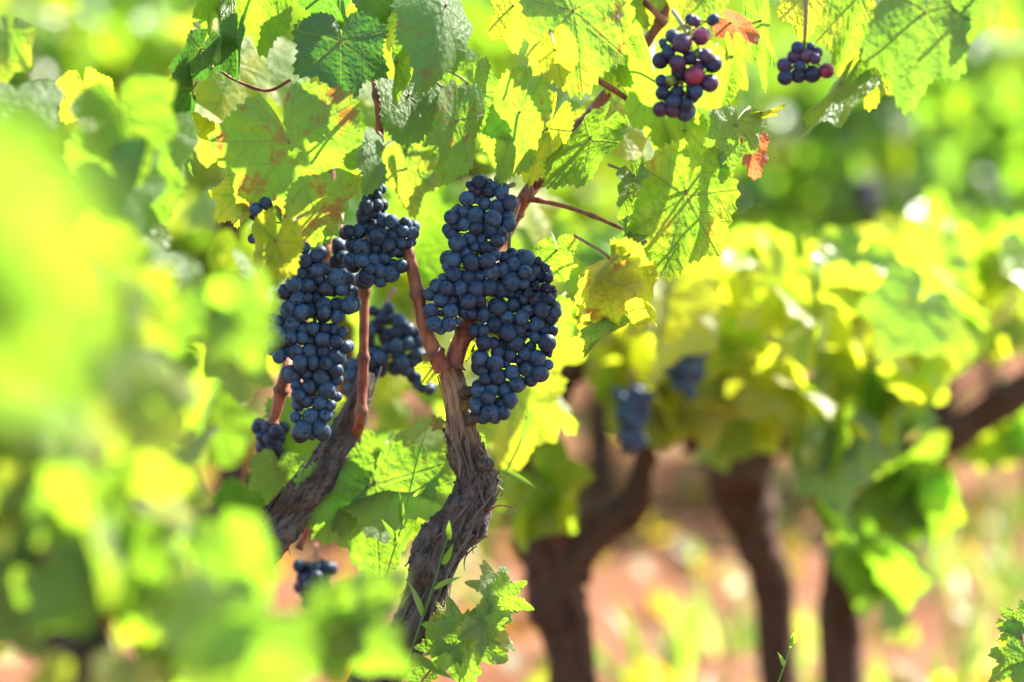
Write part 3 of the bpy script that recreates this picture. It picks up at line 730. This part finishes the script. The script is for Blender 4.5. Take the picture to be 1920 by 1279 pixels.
# below the bunches, behind the trunk
HL(702,912, 712,1110, .10,.10, roll=4, yel=.12, brown=.25, curl=.35, bend=.2, na=150, nr=14, label='big shaded green leaf with brownish yellow patches behind the trunk')
HL(745,880, 845,935, .12,.06, roll=-25, yel=.1, brown=0, bend=.9)
HL(630,905, 650,1010, .09,.1, roll=-20, yel=-.05, brown=.05)
HL(655,860, 700,930, .14,.14, roll=10, yel=.1, brown=0)
HL(570,800, 540,905, .16,.16, roll=10, yel=-.1, brown=0)
HL(520,880, 515,960, .12,.12, roll=-10, yel=-.05, brown=0)
HL(812,690, 790,720, .06,.06, roll=20, yel=.7, brown=.2)
HL(1045,470, 1055,530, .06,.06, roll=20, yel=.3, brown=0)
HL(1040,590, 1048,660, .08,.08, roll=40, yel=.3, brown=0)
HL(870,640, 905,665, .03,.03, roll=20, yel=.8, brown=.2)
# unnamed leaves filling the crown behind the bunches
rl = np.random.default_rng(11)
def filler(n, x0, x1, y0, y1, d0, d1, yl, smin=.05, smax=.08):
    for _ in range(n):
        mb = MB(); d = FOCUS + rl.uniform(d0, d1)
        c = P(rl.uniform(x0, x1), rl.uniform(y0, y1), d)
        far_leaf(mb, c, rl.uniform(smin, smax), rl, yl + rl.normal() * .25, (rl.normal() * .8, -.6, 0), na=84, nr=7)
        mb.build('leaf', LEAF, vine)
filler(12, 350, 1350, -60, 260, .1, .35, .45)
filler(10, 560, 1010, 640, 880, .25, .7, .5)
filler(8, 620, 1000, 380, 620, .3, .7, .15)
mb = MB()
for _ in range(18):  # unseen leaves above the view, added to shade the grapes
    d = FOCUS + rl.uniform(.05, .7)
    y = rl.uniform(-700, -110)
    far_leaf(mb, P(rl.uniform(150, 2100), y, d), rl.uniform(.05, .085), rl, .35 + rl.normal() * .3, (rl.normal(), rl.normal(), 0), na=40, nr=4)
for _ in range(45):
    d = FOCUS + rl.uniform(.3, .9)
    far_leaf(mb, P(rl.uniform(330, 1050), rl.uniform(200, 1000), d), rl.uniform(.05, .08), rl, .4 + rl.normal() * .3, (rl.normal(), rl.normal(), 0), na=40, nr=4)
tag(mb.build('foliage', LEAF, vine), kind='stuff')

# young shoots and weeds at the trunk's foot
def shoot(label, root_px, leaves, d, stems):
    t = thing('vine_shoot', P(*root_px, FOCUS + d), label, 'vine shoot', 'young vine shoots near the ground')
    mb = MB()
    for s in stems: tube(mb, [P(x, y, FOCUS + d) for x, y in s], [.0011] * len(s), 7, 6)
    mb.build('stem', PETIOLE, t)
    for a in leaves:
        kw = dict(deep=True, teeth=.10, fold=.15, bend=.3, curl=.3, wave=.08, na=150, nr=12, petiole=False)
        kw.update(a[5])
        hero_leaf(t, *a[:4], d=d + a[4], **kw)
    return t
shoot('young bright green vine shoot with deeply lobed leaves beside the trunk foot', (760,1330), [
    (872,1192, 885,1300, -.02, dict(roll=5, yel=.1, brown=0)),
    (905,1165, 968,1225, -.02, dict(roll=-20, yel=.5, brown=0)),
    (862,1190, 792,1165, -.01, dict(roll=15, yel=-.1, brown=0)),
    (850,1215, 800,1270, .01, dict(roll=-10, yel=-.15, brown=0)),
    (938,1118, 1002,1145, -.01, dict(roll=20, yel=.1, brown=0)),
    (935,1118, 945,1195, .0, dict(roll=-55, yel=-.1, brown=0)),
    (930,1110, 905,1050, .01, dict(roll=40, yel=.3, brown=0)),
    (835,1165, 818,1125, .01, dict(roll=20, yel=.6, brown=0)),
    (800,1275, 745,1262, .03, dict(roll=0, yel=-.2, brown=0)),
    ], -.02, [[(760,1330),(800,1265),(872,1190),(925,1125)],[(872,1190),(840,1160)],[(885,1150),(935,1118),(960,1090)]])
shoot('small pale green vine shoot in the bottom right corner', (1960,1330), [
    (1905,1185, 1880,1170, 0, dict(roll=10, yel=.0, brown=0, size=.02)),
    (1915,1170, 1885,1145, 0, dict(roll=10, yel=.0, brown=0, bend=.8, size=.024)),
    (1900,1205, 1888,1215, 0, dict(roll=-10, yel=.7, brown=0, size=.018)),
    (1910,1240, 1850,1280, -.02, dict(roll=10, yel=-.1, brown=0, size=.032)),
    (1925,1230, 1905,1300, -.02, dict(roll=-30, yel=-.1, brown=0, size=.032)),
    ], -.02, [[(1960,1330),(1930,1250),(1912,1180)]])

def blade_leaf(mb, a, b, wd, rng, tint=0):
    a, b = Vector(a), Vector(b); y = b - a; L = y.length; y.normalize()
    tc = (Vector((0, 0, CAM_H)) - a).normalized(); z = (tc - y * tc.dot(y)).normalized()
    z = Matrix.Rotation(rng.uniform(-.9, .9), 3, y) @ z; x = y.cross(z)
    V, F = [], []
    for k in range(9):
        s = k / 8; ww = wd * math.sin(math.pi * min(1, .06 + .94 * s) ** .8) + .0001
        p = a + y * L * s - z * (L * .18 * s * s)
        V += [p - x * ww + z * ww * .35, p, p + x * ww + z * ww * .35]
    for k in range(8):
        F += [(3 * k, 3 * k + 1, 3 * k + 4, 3 * k + 3), (3 * k + 1, 3 * k + 2, 3 * k + 5, 3 * k + 4)]
    mb.add([tuple(v) for v in V], F, None, (tint, 0, 0, 1))
def weed(label, stem, leaves, d, r=.0009, tint=0, wd=.0026):
    t = thing('weed_stalk', P(*stem[0], FOCUS + d), label, 'weed', 'thin weed stalks')
    mb = MB(); rng = np.random.default_rng(len(leaves) + int(stem[0][0]))
    tube(mb, [P(x, y, FOCUS + d) for x, y in stem], [r * 1.2] + [r] * (len(stem) - 2) + [r * .5], 6, 6, tint=(tint, 0, 0, 1))
    mb.build('stem', BLADE, t)
    for a in leaves:
        m2 = MB(); blade_leaf(m2, P(a[0], a[1], FOCUS + d), P(a[2], a[3], FOCUS + d - .01), a[4] if len(a) > 4 else wd, rng, tint)
        m2.build('leaf', BLADE, t)
    return t
weed('slender green weed stalk with narrow leaves in front of the trunk', [(735,1320),(762,1245),(790,1165),(815,1090),(832,1030),(842,1000)], [(843,1012,840,980),(830,1058,850,1025,.003),(814,1105,858,1078,.0028),(793,1158,774,1092,.0031),(776,1225,845,1277,.0042)], -.05)
weed('thin grey green weed stalk before the shaded leaf left of the trunk', [(700,1180),(730,1060),(752,990),(768,920),(785,850),(800,808)], [(752,1022,716,978,.003),(745,1035,782,988,.003),(754,985,752,925,.003),(775,930,798,915,.002)], .04, r=.0007)
weed('thin weed stalk with a long pale leaf right of the trunk', [(940,930),(952,880),(975,830),(990,770)], [(938,880,1004,910,.0031),(978,825,998,770,.003)], .1, r=.0007)
weed('thin blurred weed stalk with seed buds at the lower right', [(1440,1330),(1470,1250),(1490,1180)], [(1470,1250,1462,1225,.002),(1487,1205,1494,1180,.003),(1480,1215,1488,1195,.002)], .05, r=.0006)
mb = MB(); tube(mb, [P(912,960,2.11), P(935,948,2.1), P(958,952,2.1), P(965,962,2.1)], [.0009,.0008,.0007,.0005], 6, 6); mb.build('tendril', CANE, vine)
for (x, y, a) in [(905,640,0),(912,692,1),(895,665,2),(800,668,3),(888,648,4),(818,790,5),(872,760,6)]:
    mb = MB(); far_leaf(mb, P(x, y, 2.09), .006 + .002 * (a % 3), np.random.default_rng(a), .6, None, .9, na=24, nr=3)
    mb.build('dry_bract', LEAF, vine)
# ------------------------------------------------------------------ the blurred foreground vine at the left
fv = thing('grapevine', P(150, 2200, 1.5), 'blurred bright green leafy grapevine at the left, closest to the camera', 'grapevine', 'grapevines of the vineyard')
mb = MB(); tube(mb, [P(150,2200,1.5), P(160,1900,1.5), P(130,1600,1.5), P(150,1250,1.5), P(110,1050,1.5)], [.035,.03,.028,.022,.012], 28, 10, bark_disp(2.2, .3)); mb.build('trunk', BARK, fv)
rf = np.random.default_rng(31)
for pts in ([(150,1300),(250,1000),(300,760)], [(150,1300),(60,900),(40,600)], [(150,1300),(400,1180),(560,1150)], [(150,1300),(190,800),(190,560)]):
    mb = MB(); tube(mb, [P(x, y, 1.5) for x, y in pts], [.006,.005,.003], 12, 8); mb.build('cane', CANE, fv)
spots = []
def fleaf(x, y, d, s, yel, out=(0.1, -1, 0)):
    mb = MB(); far_leaf(mb, P(x, y, d), s, rf, yel, out, na=60, nr=6, up=(-.55, .3)); mb.build('leaf', LEAF, fv)
edge_x = lambda y: np.interp(y, [430, 520, 620, 700, 800, 900, 1000, 1100, 1279], [150, 260, 360, 350, 330, 330, 340, 390, 520])
for _ in range(74):
    y = rf.uniform(470, 1320); x = rf.uniform(-60, edge_x(y) - 40)
    d = rf.uniform(1.3, 1.65)
    fleaf(x, y - 40, d, rf.uniform(.027, .045), .38 + rf.normal() * .25, (rf.normal() * .6, -1 + rf.normal() * .5, 0))
for x, y, d, s, yl in [(70,400,.78,.04,.4),(20,520,.76,.042,.5),(120,520,.84,.04,.25),(110,640,.86,.038,.1),(30,330,.8,.035,.3),(60,700,.9,.04,.4),(425,560,1.55,.04,.3),(400,640,1.5,.045,.2),(630,1130,1.5,.05,.25),(700,1100,1.5,.035,.3),(530,1210,1.42,.05,.3),(-30,1150,.95,.045,.2)]:
    pass
for x, y, d, s, yl in [(40,400,.78,.036,.25),(0,520,.76,.04,.3),(70,520,.84,.036,.1),(50,640,.86,.036,.0),(30,330,.8,.035,.2),(60,700,.9,.04,.2),(450,555,1.6,.032,.2),(630,1150,1.5,.035,.15),(705,1110,1.5,.033,.2),(530,1230,1.42,.04,.2),(445,1070,1.5,.035,.1),(425,1010,1.45,.035,.1),(470,1130,1.5,.035,.1),(465,545,1.5,.03,.25),(450,610,1.5,.03,.2),(690,1140,1.5,.035,.2),(680,1220,1.5,.035,.1),(610,1190,1.5,.035,.3)]:
    fleaf(x, y, d, s, yl)
mb = MB()
for _ in range(70):
    y = rf.uniform(470, 1320); x = rf.uniform(-60, edge_x(y) - 20)
    far_leaf(mb, P(x, y - 40, rf.uniform(1.4, 1.75)), rf.uniform(.026, .042), rf, .3 + rf.normal() * .3, (rf.normal() * .6, -1, 0), na=40, nr=4, up=(-.55, .3))
for _ in range(12):
    y = rf.uniform(520, 2000); x = rf.uniform(-400, edge_x(min(y, 1279)) - 90)
    far_leaf(mb, P(x, y, rf.uniform(1.6, 1.95)), rf.uniform(.045, .07), rf, .3 + rf.normal() * .3, (rf.normal(), rf.normal(), 0))
for _ in range(14):
    far_leaf(mb, P(rf.uniform(-100, 330), rf.uniform(200, 620), rf.uniform(1.75, 2.2)), rf.uniform(.045, .07), rf, .2 + rf.normal() * .3, (rf.normal(), rf.normal(), 0))
tag(mb.build('foliage', LEAF, fv), kind='stuff')

# ------------------------------------------------------------------ the vines behind
rbk = np.random.default_rng(77)
def back_vine(label, trunks, crowns, seed, size=(.05, .085), na=30):
    x0, y0, d0 = trunks[0][0][:3]
    b = P(x0, y0, d0)
    t = thing('grapevine', (b.x, b.y, ground_z(b.x, b.y)), label, 'grapevine', 'grapevines of the vineyard')
    for i, tr in enumerate(trunks):
        mb = MB()
        Q = [P(x, y, d) for x, y, d, r in tr]
        if i == 0: Q[0].z = ground_z(Q[0].x, Q[0].y) - .05
        tube(mb, Q, [r * .82 * d / FPX for x, y, d, r in tr], 30, 10, bark_disp(seed + i, .42))
        mb.build('trunk' if i == 0 else 'arm', BARK_BROWN, t)
    mb = MB(); rng = np.random.default_rng(seed)
    for (x, y, d, rx, ry, rd, n, yel) in crowns:
        cc = P(x, y, d)
        for _ in range(n):
            v = rng.normal(size=3); v /= np.linalg.norm(v); v *= rng.uniform(.35, 1) ** .5
            c = P(x + v[0] * rx, y + v[1] * ry, d + v[2] * rd)
            far_leaf(mb, c, rng.uniform(*size), rng, yel + rng.normal() * .28, c - cc, rng.uniform(0, .25) if rng.uniform() < .25 else 0, na=na, flip=.72, up=(-.45, .6))
    mb.build('foliage', LEAF_FAR, t)
    return t
back_vine('blurred grapevine with a bent brown trunk right behind the sharp vine', [
    [(1090,1560,2.95,56),(1075,1279,2.95,46),(1042,1100,2.95,64),(1022,1000,2.95,62),(1008,900,2.95,40),(1015,800,2.95,32),(1060,710,2.95,26),(1110,660,2.95,20),(1090,560,3.0,14)],
    [(1050,1080,2.95,50),(1110,1000,2.95,40),(1180,960,2.95,32),(1205,880,2.95,24),(1215,790,2.95,20),(1235,700,2.95,14)],
    [(1230,800,2.98,14),(1240,700,3.0,12),(1215,570,3.0,10)]],
    [(1215,690,2.95,60,70,.12,14,1.0),(1120,610,3.05,60,60,.15,8,.6),(940,860,3.2,50,60,.1,6,.3),(1180,640,2.9,60,50,.1,8,1.1),(1010,930,2.8,40,40,.05,3,.6),(1140,480,3.2,120,60,.2,14,.35)], 101)
back_vine('blurred grapevine with a thick dark forked trunk at right middle', [
    [(1470,1390,3.4,40),(1450,1130,3.4,38),(1415,1000,3.4,48),(1385,900,3.4,72),(1375,820,3.4,66),(1340,730,3.4,46)],
    [(1400,850,3.4,70),(1320,810,3.4,50),(1265,770,3.4,34)],
    [(1400,830,3.4,60),(1500,790,3.4,40),(1560,720,3.4,28)]],
    [(1360,550,2.85,150,120,.28,22,.8),(1500,610,2.95,130,150,.3,20,.7),(1670,590,2.9,150,150,.3,26,.75),(1555,860,2.8,36,110,.08,10,.2),(1330,750,2.95,70,60,.12,9,.5),(1600,730,2.9,130,50,.15,10,.4)], 102, size=(.045, .082))
back_vine('blurred grapevine with a long slanting dark arm at the right edge', [
    [(1600,1350,3.2,44),(1578,1120,3.2,40),(1605,1000,3.2,40),(1690,890,3.2,36),(1780,825,3.2,36),(1890,750,3.2,34),(1990,690,3.2,28)],
    [(1690,890,3.2,24),(1680,780,3.25,22),(1690,700,3.25,18)]],
    [(1880,540,3.1,120,110,.3,22,.6),(1715,900,2.95,26,60,.06,6,.2),(1640,1060,3.1,40,70,.1,9,.2),(1730,470,3.3,120,80,.25,16,.5),(1900,800,3.3,50,50,.1,6,.3)], 103, size=(.045, .08))
# row after row of vines farther back
k = 0
FAR = [(1760,7,'dark trunked'),(1960,6.2,''),(1560,6.6,''),(1330,7.4,''),(1120,6.4,''),(880,6.0,''),(640,6.6,''),(430,5.6,''),(200,6.2,''),(-30,5.7,''),
       (1850,9.5,''),(1600,9.8,''),(1380,9.4,''),(1150,9.9,''),(930,9.3,''),(700,9.7,''),(470,9.2,''),(240,9.8,''),(20,9.4,''),(2050,9.7,'')]
WHERE = ['with a tall dark trunk at upper right', 'at the right edge, second row', 'behind the dangling little bunch', 'behind the large spotted leaf at right', 'behind the half ripe bunch', 'behind the middle bunches', 'behind the trunk top', 'behind the curled dark leaf', 'at upper left', 'at the left edge']
for x, d, _ in FAR:
    hz = 402
    gy = hz + CAM_H / d * FPX
    s = FPX / d
    trunk = [(x, gy, d, .055 * s), (x + 8, gy - .3 * s, d, .05 * s), (x - 6, gy - .55 * s, d, .045 * s), (x + 4, gy - .75 * s, d, .03 * s), (x + 20, gy - 1.1 * s, d, .02 * s)]
    lab = 'far blurred grapevine ' + (WHERE[k] if k < 10 else 'in the last row, ' + ['right of the tall dark trunk', 'left of the tall dark trunk', 'above the thick forked trunk', 'above the bent brown trunk', 'above the big bunches', 'above the upright cane', 'above the olive leaf', 'above the drooping holed leaf', 'at the left border', 'at the right border'][k - 10])
    back_vine(lab, [trunk], [(x, gy - .85 * s, d, .62 * s, .42 * s, .5, 150 if d < 8 else 130, -.05 if x > 1450 else .35), (x, gy - 1.3 * s, d, .5 * s, .3 * s, .4, 60, .25)], 200 + k, na=24, size=(.06, .1))
    k += 1
# trees closing the view beyond the vineyard
mb = MB(); rt = np.random.default_rng(5)
for _ in range(7000):
    x = rt.uniform(-9, 9); z = rt.uniform(0, 1) ** 1.2 * (4.2 + 1.1 * noise.noise(Vector((x * .5, 0, 0)))); y = 17 + rt.uniform(0, 2.5) + .4 * noise.noise(Vector((x, z, 0)))
    far_leaf(mb, (x, y, z), rt.uniform(.12, .24), rt, -.1 + rt.normal() * .3, (rt.normal() * .5, -1, 0), na=9, nr=1)
tag(mb.build('treeline', LEAF_FAR), 'dark green blurred trees beyond the vineyard', 'trees', kind='stuff')

# ------------------------------------------------------------------ weeds on the soil
mb = MB(); rw = np.random.default_rng(9)
for _ in range(180):
    y = rw.uniform(2.6, 9); x = rw.uniform(-.25, .25) * y
    if noise.noise(Vector((x * 1.3, y * 1.3, 4))) < -.05: continue
    z = ground_z(x, y)
    for _k in range(int(rw.integers(4, 10))):
        a = Vector((x + rw.normal() * .04, y + rw.normal() * .04, z)); h = rw.uniform(.04, .16)
        blade_leaf(mb, a, a + Vector((rw.normal() * .05, rw.normal() * .05, h)), rw.uniform(.003, .012), rw, rw.uniform(0, 1) ** 2)
tag(mb.build('weeds', BLADE), 'green and straw coloured weeds on the red soil', 'weeds', kind='stuff')
mb = MB()
for _ in range(420):
    y = rw.uniform(2.8, 8); x = rw.uniform(-.25, .25) * y
    far_leaf(mb, (x, y, ground_z(x, y) + rw.uniform(.01, .06)), rw.uniform(.03, .06), rw, .8 + rw.normal() * .4, None, rw.uniform(.2, 1.4), na=20, nr=2)
tag(mb.build('fallen_leaves', LEAF_FAR), 'fallen vine leaves scattered on the red soil', 'fallen leaves', kind='stuff')
